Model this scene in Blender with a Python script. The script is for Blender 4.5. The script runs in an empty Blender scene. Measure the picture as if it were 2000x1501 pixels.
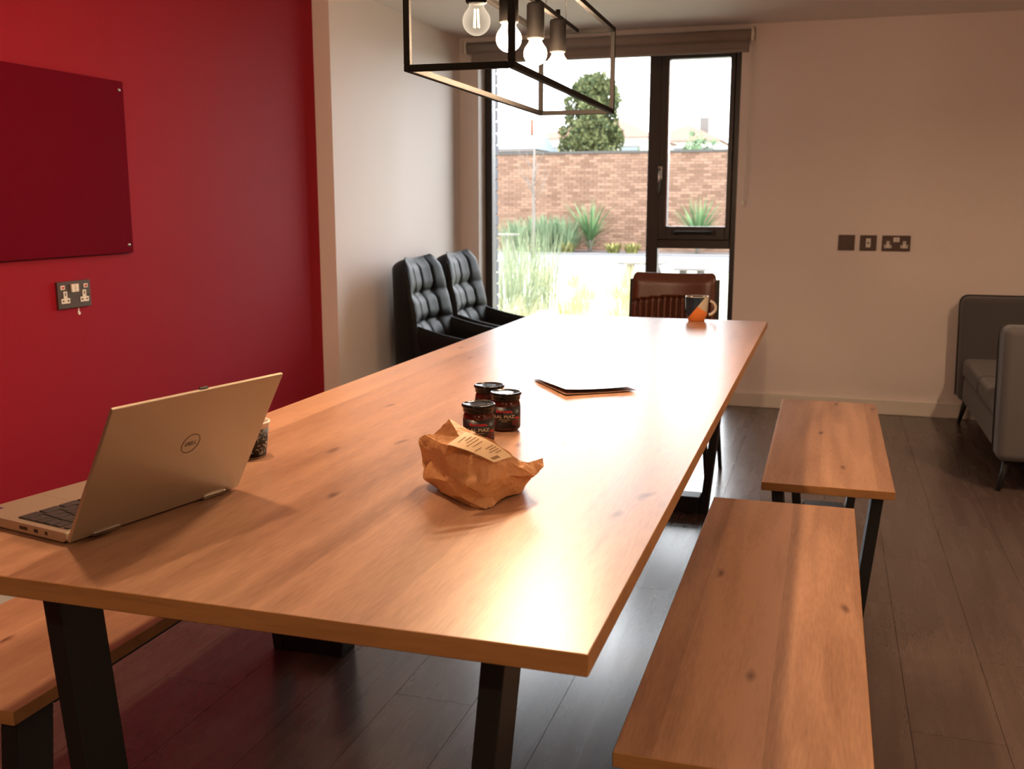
import bpy, bmesh, math, random
from mathutils import Vector, Matrix, noise
R = math.radians
random.seed(7)
C = bpy.context.scene.collection
scene = bpy.context.scene

# ------------------------------------------------------------------ camera
F, PITCH, YAW, CAMZ = 1970.0, R(10.17), R(17.29), 1.19
cam_d = bpy.data.cameras.new('camera'); cam = bpy.data.objects.new('camera', cam_d); C.objects.link(cam)
cam.location = (0, 0, CAMZ); cam.rotation_euler = (R(90) - PITCH, 0, YAW)
cam_d.sensor_width = 36; cam_d.lens = F / 2000 * 36; cam_d.clip_start = .05; cam_d.clip_end = 500
cam_d.dof.use_dof = True; cam_d.dof.focus_distance = 1.75; cam_d.dof.aperture_fstop = 9.0
scene.camera = cam

# ------------------------------------------------------------------ sky: flat bright overcast
w = bpy.data.worlds.new('overcast_sky'); scene.world = w; w.use_nodes = True
bg = w.node_tree.nodes['Background']
bg.inputs[0].default_value = (.95, .965, 1.0, 1); bg.inputs[1].default_value = 7.0

# ------------------------------------------------------------------ exposure
vs = scene.view_settings
vs.view_transform = 'Standard'; vs.look = 'None'; vs.gamma = 1; vs.use_curve_mapping = False
vs.exposure = 0.6
cy = scene.cycles
cy.max_bounces = 6; cy.diffuse_bounces = 3; cy.glossy_bounces = 3; cy.transmission_bounces = 4; cy.transparent_max_bounces = 8
cy.caustics_reflective = False; cy.caustics_refractive = False; cy.sample_clamp_indirect = 12
BULB = 500.0         # emission of a lit bulb
DOWN = 20.0          # power of one ceiling downlight in watts
WARM = (1.0, .66, .40)

# ------------------------------------------------------------------ helpers
def pix(px, py):
    fw = Vector((-math.sin(YAW)*math.cos(PITCH), math.cos(YAW)*math.cos(PITCH), -math.sin(PITCH)))
    rt = Vector((math.cos(YAW), math.sin(YAW), 0)); up = rt.cross(fw)
    return fw + rt*(px-1000)/F - up*(py-750.5)/F
def at(px, py, Y):
    d = pix(px, py); d = d*(Y/d.y); return Vector((d.x, d.y, d.z+CAMZ))
def atz(px, py, z):
    d = pix(px, py); d = d*((z-CAMZ)/d.z); return Vector((d.x, d.y, d.z+CAMZ))

def new_mat(name):
    m = bpy.data.materials.new(name); m.use_nodes = True
    return m, m.node_tree, m.node_tree.nodes['Principled BSDF']
def srgb(r, g, b):
    f = lambda c: ((c/255+.055)/1.055)**2.4 if c > 10 else c/255/12.92
    return (f(r), f(g), f(b), 1)
def plain(name, col, rough=.5, metal=0.0, bump=0.0, bscale=80, var=0.0, spec=None, sheen=0.0):
    m, nt, p = new_mat(name)
    p.inputs['Base Color'].default_value = col; p.inputs['Roughness'].default_value = rough
    p.inputs['Metallic'].default_value = metal
    if spec is not None: p.inputs['Specular IOR Level'].default_value = spec
    if sheen: p.inputs['Sheen Weight'].default_value = sheen
    if bump or var:
        tc = nt.nodes.new('ShaderNodeTexCoord'); n = nt.nodes.new('ShaderNodeTexNoise')
        n.inputs['Scale'].default_value = bscale; n.inputs['Detail'].default_value = 4
        nt.links.new(tc.outputs['Object'], n.inputs['Vector'])
        if bump:
            b = nt.nodes.new('ShaderNodeBump'); b.inputs['Strength'].default_value = bump; b.inputs['Distance'].default_value = .01
            nt.links.new(n.outputs['Fac'], b.inputs['Height']); nt.links.new(b.outputs['Normal'], p.inputs['Normal'])
        if var:
            mx = nt.nodes.new('ShaderNodeMix'); mx.data_type = 'RGBA'
            mx.inputs[6].default_value = tuple(c*(1-var) for c in col[:3])+(1,); mx.inputs[7].default_value = tuple(min(1, c*(1+var)) for c in col[:3])+(1,)
            nt.links.new(n.outputs['Fac'], mx.inputs[0]); nt.links.new(mx.outputs[2], p.inputs['Base Color'])
    return m

def wood_mat(name, light, dark, rough, band, knots=True, across=False, spec=.5, stave=.42):
    """laminate with grain running along object Y (or X if across)"""
    m, nt, p = new_mat(name); N = nt.nodes.new; L = nt.links.new
    tc = N('ShaderNodeTexCoord'); oi = N('ShaderNodeObjectInfo')
    add = N('ShaderNodeVectorMath'); add.operation = 'ADD'
    sc = N('ShaderNodeVectorMath'); sc.operation = 'SCALE'; sc.inputs[3].default_value = 7.3
    cmb = N('ShaderNodeCombineXYZ'); L(oi.outputs['Random'], cmb.inputs[0]); L(oi.outputs['Random'], cmb.inputs[1])
    L(cmb.outputs[0], sc.inputs[0]); L(tc.outputs['Object'], add.inputs[0]); L(sc.outputs[0], add.inputs[1])
    mp = N('ShaderNodeMapping'); mp.inputs['Scale'].default_value = (1, .09, 1) if not across else (.09, 1, 1)
    L(add.outputs[0], mp.inputs[0])
    n1 = N('ShaderNodeTexNoise'); n1.inputs['Scale'].default_value = 26; n1.inputs['Detail'].default_value = 6; n1.inputs['Distortion'].default_value = .4
    L(mp.outputs[0], n1.inputs['Vector'])
    n2 = N('ShaderNodeTexNoise'); n2.inputs['Scale'].default_value = 260; n2.inputs['Detail'].default_value = 3
    L(mp.outputs[0], n2.inputs['Vector'])
    # broad staves: one tone per strip
    sep = N('ShaderNodeSeparateXYZ'); L(add.outputs[0], sep.inputs[0])
    dv = N('ShaderNodeMath'); dv.operation = 'DIVIDE'; dv.inputs[1].default_value = band; L(sep.outputs[1 if across else 0], dv.inputs[0])
    fl = N('ShaderNodeMath'); fl.operation = 'FLOOR'; L(dv.outputs[0], fl.inputs[0])
    wn = N('ShaderNodeTexWhiteNoise'); wn.noise_dimensions = '1D'; L(fl.outputs[0], wn.inputs['W'])
    mixf = N('ShaderNodeMath'); mixf.operation = 'MULTIPLY_ADD'; mixf.inputs[1].default_value = stave
    L(wn.outputs['Value'], mixf.inputs[0])
    s1 = N('ShaderNodeMath'); s1.operation = 'MULTIPLY'; s1.inputs[1].default_value = .75; L(n1.outputs['Fac'], s1.inputs[0]); L(s1.outputs[0], mixf.inputs[2])
    s2 = N('ShaderNodeMath'); s2.operation = 'MULTIPLY_ADD'; s2.inputs[1].default_value = .42; L(n2.outputs['Fac'], s2.inputs[0]); L(mixf.outputs[0], s2.inputs[2])
    cr = N('ShaderNodeValToRGB'); e = cr.color_ramp.elements
    e[0].position = .48; e[0].color = dark; e[1].position = .98; e[1].color = light
    L(s2.outputs[0], cr.inputs[0]); col = cr.outputs[0]
    if knots:
        mk = N('ShaderNodeMapping'); mk.inputs['Scale'].default_value = (6.5, 2.2, 1) if not across else (2.2, 6.5, 1)
        nk = N('ShaderNodeTexNoise'); nk.inputs['Scale'].default_value = 9; L(add.outputs[0], nk.inputs['Vector'])
        am = N('ShaderNodeVectorMath'); am.operation = 'MULTIPLY_ADD'; am.inputs[1].default_value = (.05, .05, 0)
        L(nk.outputs['Color'], am.inputs[0]); L(add.outputs[0], am.inputs[2]); L(am.outputs[0], mk.inputs[0])
        vo = N('ShaderNodeTexVoronoi'); vo.voronoi_dimensions = '2D'; vo.inputs['Scale'].default_value = 1; L(mk.outputs[0], vo.inputs['Vector'])
        kr = N('ShaderNodeValToRGB'); k = kr.color_ramp.elements
        k[0].position = .004; k[0].color = (.28, .2, .17, 1); k[1].position = .065; k[1].color = (1, 1, 1, 1)
        L(vo.outputs['Distance'], kr.inputs[0])
        # only some cells carry a knot
        sp = N('ShaderNodeSeparateColor'); L(vo.outputs['Color'], sp.inputs[0])
        gt = N('ShaderNodeMath'); gt.operation = 'GREATER_THAN'; gt.inputs[1].default_value = .36; L(sp.outputs[0], gt.inputs[0])
        ml = N('ShaderNodeMix'); ml.data_type = 'RGBA'; ml.blend_type = 'MULTIPLY'
        L(gt.outputs[0], ml.inputs[0]); L(col, ml.inputs[6]); L(kr.outputs[0], ml.inputs[7]); col = ml.outputs[2]
    L(col, p.inputs['Base Color']); p.inputs['Specular IOR Level'].default_value = spec
    rr = N('ShaderNodeMath'); rr.operation = 'MULTIPLY_ADD'; rr.inputs[1].default_value = .10; rr.inputs[2].default_value = rough-.05
    L(n1.outputs['Fac'], rr.inputs[0]); L(rr.outputs[0], p.inputs['Roughness'])
    b = N('ShaderNodeBump'); b.inputs['Strength'].default_value = .05 if stave > .3 else .012; b.inputs['Distance'].default_value = .002
    L(n2.outputs['Fac'], b.inputs['Height']); L(b.outputs[0], p.inputs['Normal'])
    return m

def emit(name, col, s):
    m = bpy.data.materials.new(name); m.use_nodes = True; nt = m.node_tree; nt.nodes.clear()
    e = nt.nodes.new('ShaderNodeEmission'); o = nt.nodes.new('ShaderNodeOutputMaterial')
    e.inputs[0].default_value = tuple(col[:3])+(1,); e.inputs[1].default_value = s
    nt.links.new(e.outputs[0], o.inputs[0]); return m

def pane_mat(name, tint, gloss):
    m = bpy.data.materials.new(name); m.use_nodes = True; nt = m.node_tree; nt.nodes.clear()
    t = nt.nodes.new('ShaderNodeBsdfTransparent'); t.inputs[0].default_value = tint
    g = nt.nodes.new('ShaderNodeBsdfGlossy'); g.inputs['Roughness'].default_value = .02
    lw = nt.nodes.new('ShaderNodeFresnel'); lw.inputs[0].default_value = gloss
    mx = nt.nodes.new('ShaderNodeMixShader'); o = nt.nodes.new('ShaderNodeOutputMaterial')
    nt.links.new(lw.outputs[0], mx.inputs[0]); nt.links.new(t.outputs[0], mx.inputs[1]); nt.links.new(g.outputs[0], mx.inputs[2])
    nt.links.new(mx.outputs[0], o.inputs[0]); return m
def bulb_glass(name, strength, fac):
    m = bpy.data.materials.new(name); m.use_nodes = True; nt = m.node_tree; nt.nodes.clear()
    t = nt.nodes.new('ShaderNodeBsdfTransparent'); e = nt.nodes.new('ShaderNodeEmission')
    e.inputs[0].default_value = (1, .80, .58, 1) if strength < 10 else WARM+(1,); e.inputs[1].default_value = strength
    lw = nt.nodes.new('ShaderNodeLayerWeight'); lw.inputs[0].default_value = .35
    ma = nt.nodes.new('ShaderNodeMath'); ma.operation = 'MULTIPLY_ADD'; ma.inputs[1].default_value = .55; ma.inputs[2].default_value = fac
    mx = nt.nodes.new('ShaderNodeMixShader'); o = nt.nodes.new('ShaderNodeOutputMaterial')
    nt.links.new(lw.outputs['Facing'], ma.inputs[0]); nt.links.new(ma.outputs[0], mx.inputs[0])
    nt.links.new(t.outputs[0], mx.inputs[1]); nt.links.new(e.outputs[0], mx.inputs[2]); nt.links.new(mx.outputs[0], o.inputs[0]); return m

class MB:
    def __init__(s): s.bm = bmesh.new()
    def box(s, x0, x1, y0, y1, z0, z1):
        return s.hull8([(x0,y0,z0),(x1,y0,z0),(x1,y1,z0),(x0,y1,z0)], [(x0,y0,z1),(x1,y0,z1),(x1,y1,z1),(x0,y1,z1)])
    def hull8(s, lo, hi):
        n = len(lo); a = [s.bm.verts.new(v) for v in lo]; b = [s.bm.verts.new(v) for v in hi]
        s.bm.faces.new(a[::-1]); s.bm.faces.new(b)
        for i in range(n): s.bm.faces.new((a[i], a[(i+1)%n], b[(i+1)%n], b[i]))
        return s
    def prism(s, pts, axis, a, b):
        """extrude 2-D points along axis ('x','y','z') from a to b"""
        def P(u, v, t): return {'x': (t,u,v), 'y': (u,t,v), 'z': (u,v,t)}[axis]
        return s.hull8([P(u,v,a) for u,v in pts], [P(u,v,b) for u,v in pts])
    def cyl(s, p, q, r0, r1=None, n=16, caps=True):
        r1 = r0 if r1 is None else r1; p, q = Vector(p), Vector(q); d = (q-p).normalized()
        u = d.orthogonal().normalized(); v = d.cross(u)
        a = [s.bm.verts.new(p+(u*math.cos(t)+v*math.sin(t))*r0) for t in [2*math.pi*i/n for i in range(n)]]
        b = [s.bm.verts.new(q+(u*math.cos(t)+v*math.sin(t))*r1) for t in [2*math.pi*i/n for i in range(n)]]
        for i in range(n): s.bm.faces.new((a[i], a[(i+1)%n], b[(i+1)%n], b[i])).smooth = True
        if caps: s.bm.faces.new(a[::-1]); s.bm.faces.new(b)
        return s
    def lathe(s, prof, c=(0,0,0), n=32, smooth=True):
        rings = []
        for r, z in prof:
            if r < 1e-6: rings.append([s.bm.verts.new((c[0], c[1], c[2]+z))])
            else: rings.append([s.bm.verts.new((c[0]+r*math.cos(2*math.pi*i/n), c[1]+r*math.sin(2*math.pi*i/n), c[2]+z)) for i in range(n)])
        for A, B in zip(rings, rings[1:]):
            for i in range(n):
                j = (i+1) % n
                f = [A[i % len(A)], A[j % len(A)], B[j % len(B)], B[i % len(B)]]
                f = list(dict.fromkeys(f))
                if len(f) > 2: s.bm.faces.new(f).smooth = smooth
        return s
    def tube(s, pts, r, n=8, caps=True):
        pts = [Vector(p) for p in pts]; rings = []; u = None
        for i, p in enumerate(pts):
            d = (pts[min(i+1, len(pts)-1)]-pts[max(i-1, 0)]).normalized()
            u = d.orthogonal().normalized() if u is None else (u-d*u.dot(d)).normalized()
            v = d.cross(u); rr = r(i/(len(pts)-1)) if callable(r) else r
            rings.append([s.bm.verts.new(p+(u*math.cos(2*math.pi*k/n)+v*math.sin(2*math.pi*k/n))*rr) for k in range(n)])
        for A, B in zip(rings, rings[1:]):
            for k in range(n): s.bm.faces.new((A[k], A[(k+1)%n], B[(k+1)%n], B[k])).smooth = True
        if caps: s.bm.faces.new(rings[0][::-1]); s.bm.faces.new(rings[-1])
        return s
    def grid(s, f, nu, nv, smooth=True, flip=False):
        g = [[s.bm.verts.new(f(i/nu, j/nv)) for j in range(nv+1)] for i in range(nu+1)]
        for i in range(nu):
            for j in range(nv):
                q = (g[i][j], g[i+1][j], g[i+1][j+1], g[i][j+1])
                s.bm.faces.new(q[::-1] if flip else q).smooth = smooth
        return s
    def build(s, name, mat, parent=None, bevel=0, seg=2, loc=None):
        bmesh.ops.recalc_face_normals(s.bm, faces=s.bm.faces[:]) if s.bm.faces else None
        me = bpy.data.meshes.new(name); s.bm.to_mesh(me); s.bm.free()
        o = bpy.data.objects.new(name, me); C.objects.link(o)
        if mat: me.materials.append(mat)
        if parent: o.parent = parent
        if loc: o.location = loc
        if bevel:
            b = o.modifiers.new('bevel', 'BEVEL'); b.width = bevel; b.segments = seg; b.limit_method = 'ANGLE'; b.angle_limit = R(40)
            for f in me.polygons: f.use_smooth = True
            b.harden_normals = True
        return o
def pymesh(name, verts, faces, mat, parent=None, smooth=False):
    me = bpy.data.meshes.new(name); me.from_pydata([tuple(v) for v in verts], [], faces); me.update()
    me.materials.append(mat)
    if smooth:
        for f in me.polygons: f.use_smooth = True
    o = bpy.data.objects.new(name, me); C.objects.link(o)
    if parent: o.parent = parent
    return o
def tag(o, label, cat, group=None, kind=None):
    o['label'] = label
    if cat: o['category'] = cat
    if group: o['group'] = group
    if kind: o['kind'] = kind
    return o
def struct(o, label=None):
    o['kind'] = 'structure'
    if label: o['label'] = label
    return o
def thing(name, loc, label=None, cat=None, group=None, rz=0):
    o = bpy.data.objects.new(name, None); C.objects.link(o); o.location = loc; o.rotation_euler = (0, 0, rz); o.empty_display_size = .1
    if label: tag(o, label, cat, group)
    return o
def copy_tree(o, parent=None):
    c = o.copy(); C.objects.link(c)
    if parent: c.parent = parent
    for ch in o.children: copy_tree(ch, c)
    return c
def text_mesh(body, size, extrude=.0003, spacing=1.0):
    cu = bpy.data.curves.new('lettering', 'FONT'); cu.body = body; cu.size = size; cu.extrude = extrude
    cu.align_x = 'CENTER'; cu.align_y = 'CENTER'; cu.space_character = spacing; cu.resolution_u = 3
    o = bpy.data.objects.new('lettering', cu); C.objects.link(o)
    dg = bpy.context.evaluated_depsgraph_get(); me = bpy.data.meshes.new_from_object(o.evaluated_get(dg))
    bpy.data.objects.remove(o); bpy.data.curves.remove(cu); return me
def text_obj(name, body, size, mat, parent, fn, bold=0.0, spacing=1.0):
    me = text_mesh(body, size, spacing=spacing); me.materials.clear(); me.materials.append(mat)
    for v in me.vertices: v.co = Vector(fn(v.co.x, v.co.y, v.co.z))
    me.name = name; o = bpy.data.objects.new(name, me); C.objects.link(o); o.parent = parent; return o

# ------------------------------------------------------------------ materials
M = {}
M['oak'] = wood_mat('oak_laminate', srgb(186, 143, 112), srgb(132, 95, 71), .33, .145, spec=.8)
M['oak_edge'] = wood_mat('oak_edge_band', srgb(172, 124, 76), srgb(134, 92, 54), .42, .5, knots=False, across=True)
M['floor'] = wood_mat('dark_vinyl_plank', srgb(94, 79, 72), srgb(80, 66, 60), .27, 9.0, knots=False, spec=.9, stave=.16)
M['joint'] = plain('floor_joint', srgb(50, 43, 40), .6)
M['red'] = plain('red_paint', srgb(146, 13, 34), .7, bump=.06, bscale=160, var=.03, spec=.22)
M['white'] = plain('white_paint', srgb(236, 225, 220), .6, bump=.06, bscale=160)
M['ceil'] = plain('ceiling_paint', srgb(238, 230, 226), .8, bump=.04, bscale=120)
M['trim'] = plain('satin_trim', srgb(226, 220, 210), .4)
M['board'] = plain('crimson_felt', srgb(104, 3, 28), .95, bump=.5, bscale=420, var=.22, spec=.1)
M['steel'] = plain('black_powder_coat', srgb(19, 19, 21), .5, bump=.05, bscale=300)
M['lamp_black'] = plain('black_lamp_metal', srgb(15, 13, 12), .7, spec=.12)
M['alu'] = plain('brushed_aluminium', srgb(172, 158, 138), .40, .6, bump=.03, bscale=600)
M['alu_dark'] = plain('dark_logo', srgb(96, 84, 74), .45, .6)
M['key'] = plain('black_keycap', srgb(42, 38, 38), .5)
M['screen'] = plain('dark_screen', srgb(12, 12, 14), .1)
M['chrome'] = plain('chrome', srgb(190, 188, 184), .18, 1)
M['black_plastic'] = plain('black_plastic', srgb(16, 16, 17), .4)
M['frame'] = plain('anthracite_frame', srgb(46, 40, 38), .38)
M['glass'] = pane_mat('window_glass', (.97, .985, .985, 1), 1.35)
M['blind'] = plain('taupe_blind_fabric', srgb(150, 138, 130), .85, bump=.15, bscale=500)
M['white_plastic'] = plain('white_plastic', srgb(232, 226, 214), .4)
M['plate'] = plain('pewter_plate', srgb(112, 100, 92), .36, .75)
M['plate_dark'] = plain('pewter_plate_dark', srgb(84, 66, 60), .42, .3)
M['leather'] = plain('black_leather', srgb(24, 25, 27), .46, bump=.12, bscale=240, spec=.14)
M['brown_leather'] = plain('brown_leather', srgb(82, 42, 26), .36, bump=.12, bscale=160, var=.3)
M['sofa'] = plain('grey_wool', srgb(88, 85, 87), .95, bump=.35, bscale=420, var=.12, sheen=.2)
M['seam'] = plain('dark_seam', srgb(46, 43, 42), .8)
M['kraft'] = plain('kraft_paper', srgb(202, 148, 98), .55, bump=.6, bscale=60, var=.12)
M['sticker'] = plain('pale_sticker', srgb(236, 208, 168), .4, var=.04, bscale=60)
M['print'] = plain('grey_print', srgb(150, 116, 84), .6)
M['paper'] = plain('white_paper', srgb(240, 238, 232), .28, spec=.9)
M['paper_back'] = plain('paper_brown_backing', srgb(140, 104, 84), .6)
M['jar_label'] = plain('dark_jar_label', srgb(26, 24, 28), .4)
M['sauce'] = plain('brown_sauce', srgb(70, 26, 16), .12)
M['lid'] = plain('black_gloss_lid', srgb(12, 11, 14), .14, spec=.22)
M['red_print'] = plain('red_print', srgb(196, 38, 48), .5)
M['dim_red'] = plain('dark_red_print', srgb(128, 28, 54), .5)
M['cream_print'] = plain('cream_print', srgb(214, 200, 170), .5)
M['mug_blue'] = plain('navy_glaze', srgb(26, 44, 60), .14)
M['mug_stone'] = plain('stone_glaze', srgb(186, 178, 160), .25)
M['mug_orange'] = plain('orange_clay', srgb(214, 126, 60), .5)
M['cup_white'] = plain('paper_cup_white', srgb(226, 216, 206), .5)
M['cup_black'] = plain('paper_cup_black', srgb(22, 18, 18), .5)
M['brick_grey'] = plain('grey_brick', srgb(72, 72, 79), .85, bump=.4, bscale=60, var=.25)
def island(name, a, b, rough=.8):
    """each separate piece of the mesh takes its own tone between a and b"""
    m, nt, p = new_mat(name); g = nt.nodes.new('ShaderNodeNewGeometry'); mx = nt.nodes.new('ShaderNodeMix'); mx.data_type = 'RGBA'
    mx.inputs[6].default_value = a; mx.inputs[7].default_value = b
    nt.links.new(g.outputs['Random Per Island'], mx.inputs[0]); nt.links.new(mx.outputs[2], p.inputs['Base Color'])
    p.inputs['Roughness'].default_value = rough; p.inputs['Specular IOR Level'].default_value = .2
    return m
M['brick'] = island('orange_brick', srgb(98, 74, 60), srgb(128, 101, 84), .9)
M['mortar'] = plain('pale_mortar', srgb(122, 106, 94), .95)
M['coping'] = plain('grey_coping', srgb(66, 63, 59), .9, var=.2, bscale=8)
M['lawn'] = plain('pale_dry_lawn', srgb(158, 156, 136), .95, var=.15, bscale=3)
M['paving'] = plain('pale_paving', srgb(102, 102, 104), .85, var=.06, bscale=4)
M['soil'] = plain('grey_soil', srgb(84, 76, 72), .95, var=.3, bscale=12)
M['conifer'] = island('conifer_green', srgb(42, 58, 40), srgb(108, 112, 72))
M['leaf'] = island('shrub_green', srgb(76, 98, 74), srgb(114, 134, 102))
M['low_leaf'] = island('yellow_green_leaf', srgb(96, 104, 58), srgb(138, 132, 78))
M['yucca'] = island('yucca_green', srgb(54, 88, 56), srgb(108, 136, 92), .6)
M['dry_grass'] = island('straw_grass', srgb(140, 132, 88), srgb(184, 176, 132))
M['blue_grass'] = island('grey_green_grass', srgb(84, 96, 72), srgb(134, 140, 112))
M['bark'] = plain('pale_bark', srgb(100, 94, 88), .9, var=.2, bscale=12)
M['roof'] = plain('terracotta_roof', srgb(104, 66, 52), .85, var=.1, bscale=3)
M['render'] = plain('white_render', srgb(176, 172, 166), .85)
M['slate'] = plain('blue_grey_roof', srgb(92, 102, 112), .5)
M['stone'] = plain('pale_stone', srgb(92, 87, 84), .85)

# ------------------------------------------------------------------ room shell
XL, XRED, YW, ZC = -2.22, -2.305, 6.05, 2.18
XR, YF = 2.9, -3.4
YRET = 4.336            # where the red recess ends
WX0, WX1, WZ0, WZ1 = -2.10, -.523, .06, 2.075
def sbox(name, mat, *dims, label=None, parent=None):
    o = MB().box(*dims).build(name, mat, parent)
    if not parent: struct(o, label)
    return o
floor = sbox('floor', M['joint'], XRED-.2, XR+.2, YF-.2, YW+.3, -.1, -.004, label='dark grey-brown wood-look plank floor')
sbox('ceiling', M['ceil'], XRED-.2, XR+.2, YF-.2, YW+.3, ZC, ZC+.1, label='plain white painted ceiling')
sbox('wall_left', M['white'], XL-.2, XL, YRET, YW+.3, 0, ZC, label='white painted side wall behind the black chairs')
sbox('wall_near_left', M['red'], XRED-.115, XRED, YF-.2, YRET, 0, ZC, label='red painted recessed side wall behind the laptop')
m = MB()
m.box(XL-.2, WX0, YW, YW+.14, 0, ZC); m.box(WX1, XR+.2, YW, YW+.3, 0, ZC)
m.box(WX0, WX1, YW, YW+.3, WZ1, ZC); m.box(WX0, WX1, YW, YW+.3, 0, WZ0)
struct(m.build('wall_back', M['white']), 'white painted end wall with the window and the socket plates')
sbox('wall_right', M['white'], XR, XR+.2, YF-.2, YW+.3, 0, ZC, label='white side wall on the sofa side')
sbox('wall_front', M['white'], XRED-.2, XR+.2, YF-.2, YF, 0, ZC, label='white wall at the near end of the room')
struct(MB().box(WX1, XR, YW-.016, YW, 0, .085).build('baseboard_back', M['trim'], bevel=.004), 'cream painted skirting board under the socket plates')
struct(MB().box(XRED, XRED+.016, YF, YRET, 0, .10).build('baseboard_near_left', M['trim'], bevel=.004), 'pale skirting board along the red wall')
struct(MB().box(XL, XL+.016, YRET, YW, 0, .085).build('baseboard_left', M['trim'], bevel=.004), 'pale skirting board along the white side wall')
pchip = pymesh('paint_chip', [Vector((XRED+.001, 2.69+a, .842+b)) for a, b in ((-.006,.004),(-.003,-.005),(.004,-.007),(.008,-.001),(.003,.005),(.001,.016),(-.001,.016))],
               [tuple(range(7))], M['white_plastic'], bpy.data.objects['wall_near_left'])
# floor planks, running along the table
PW, PL, GAP = .2, 1.22, .0012
pm = MB().box(-PW/2+GAP/2, PW/2-GAP/2, -PL/2+GAP/2, PL/2-GAP/2, -.004, 0).build('plank', M['floor'], floor)
pm.location = (0, 0, 0); first = True; row = 0
x = -.362 - PW/2 - 10*PW
while x-PW/2 < 2.0:
    y = YF + .2 + (row*.437) % PL
    while y - PL/2 < YW:
        if -2.5 < x and y > .2:
            if first: o = pm; first = False
            else: o = pm.copy(); C.objects.link(o)
            o.location = (x, y, 0)
        y += PL
    x += PW; row += 1
pb = MB().box(XRED, XR, YF, YF+2.75, -.0039, -.0005).build('plank_field', M['floor'], floor); pb['kind'] = 'stuff'
pb = MB().box(2.05, XR, YF+2.75, YW, -.0039, -.0005).build('plank_field', M['floor'], floor); pb['kind'] = 'stuff'

# ------------------------------------------------------------------ window
win = struct(thing('window_1', (0, 0, 0)), 'tall anthracite framed window with fixed pane and opening casement')
FY0, FY1 = 6.17, 6.24
def wbox(name, x0, x1, z0, z1, y0=FY0, y1=FY1, mat='frame', bev=.004, parent=win):
    return MB().box(x0, x1, y0, y1, z0, z1).build(name, M[mat], parent, bevel=bev)
wbox('frame_jamb', -2.10, -2.052, WZ0, WZ1); wbox('frame_jamb', -.565, WX1, WZ0, WZ1)
wbox('frame_head', -2.052, -.565, 2.05, WZ1); wbox('frame_sill', -2.052, -.565, WZ0, WZ0+.07)
wbox('mullion', -1.066, -.994, WZ0+.07, 2.05); wbox('transom', -.994, -.565, .922, .975)
sash = wbox('casement_sash', -.994, -.941, .975, 2.05, 6.155, 6.225)
sash2 = MB().box(-.594, -.565, 6.155, 6.225, .975, 2.05).build('sash_stile', M['frame'], sash, bevel=.004)
MB().box(-.941, -.594, 6.155, 6.225, 2.022, 2.05).build('sash_rail', M['frame'], sash, bevel=.004)
MB().box(-.941, -.594, 6.155, 6.225, .975, 1.054).build('sash_rail', M['frame'], sash, bevel=.004)
MB().box(-.949, -.941, 6.15, 6.16, 1.054, 2.022).build('glazing_bead', M['chrome'], sash)
for nm, a in (('glass_pane', (-2.052, -1.066, WZ0+.07, 2.05)), ('glass_pane', (-.941, -.594, 1.054, 2.022)), ('glass_pane', (-.994, -.565, WZ0+.07, .922))):
    MB().box(a[0], a[1], 6.20, 6.206, a[2], a[3]).build(nm, M['glass'], win)
h = MB().box(-.998, -.972, 6.141, 6.156, 1.33, 1.41).build('lever_handle', M['chrome'], sash, bevel=.004)
MB().tube([(-.985, 6.142, 1.385), (-.985, 6.115, 1.385), (-.985, 6.108, 1.36), (-.983, 6.11, 1.25)], .009, 8).build('lever', M['chrome'], sash)
MB().tube([(-.888, 6.156, 1.02), (-.888, 6.128, 1.02), (-.67, 6.128, 1.02), (-.67, 6.156, 1.02)], .009, 8).build('pull_bar', M['black_plastic'], sash)
for x in (-.888, -.67): MB().box(x-.022, x+.022, 6.142, 6.157, 1.004, 1.036).build('pull_mount', M['black_plastic'], sash, bevel=.003)
# grey brick reveal outside, each brick a piece
pier = struct(MB().box(-2.6, -2.112, 6.242, 6.436, -.1, 2.6).build('wall_outer_reveal', plain('dark_mortar', srgb(64, 64, 68), .95)), 'grey brick outer edge of the window opening')
for k in range(33):
    z = -.08+k*.075; d = .003*((k % 2)*2-1)
    b = MB().box(-2.31, -2.098+random.uniform(-.003, .003), 6.243, 6.44+d+random.uniform(-.004, .004), z, z+.065).build('brick', M['brick_grey'], pier, bevel=.004, seg=1)
# the daylight enters here: portals guide the sky sampling (they emit nothing themselves)
pl = bpy.data.lights.new('window_portal', 'AREA'); pl.shape = 'RECTANGLE'; pl.size = WX1-WX0; pl.size_y = WZ1-WZ0; pl.cycles.is_portal = True
po = bpy.data.objects.new('window_portal', pl); C.objects.link(po); po.location = ((WX0+WX1)/2, 6.27, (WZ0+WZ1)/2); po.rotation_euler = (R(-90), 0, 0)

# roller blind
bl = thing('roller_blind', (-1.30, 5.985, 2.10), 'grey roller blind rolled up above the window with a hanging chain', 'blind')
MB().cyl((-.845, 0, .012), (.83, 0, .012), .031, n=24).build('roll', M['blind'], bl)
MB().box(-.83, .815, .026, .031, -.06, .01).build('fabric_drop', M['blind'], bl)
MB().box(-.83, .815, .019, .038, -.075, -.055).build('bottom_bar', M['blind'], bl, bevel=.004)
for x in (-.86, .83): MB().box(x, x+.014, -.03, .065, -.025, .05).build('bracket', M['white_plastic'], bl, bevel=.005)
ch = [(.846, -.005, 0)]+[(.846-.001*i, -.01, -.04-.083*i) for i in range(11)]+[(.838, -.012, -.89), (.828, -.014, -.905), (.82, -.012, -.89)]+[(.822+.001*i, -.01, -.87+.083*i) for i in range(11)]
MB().tube(ch, .0022, 6).build('chain', M['white_plastic'], bl)
MB().box(.813, .832, -.022, -.006, -.925, -.885).build('chain_guide', M['white_plastic'], bl, bevel=.006)

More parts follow.
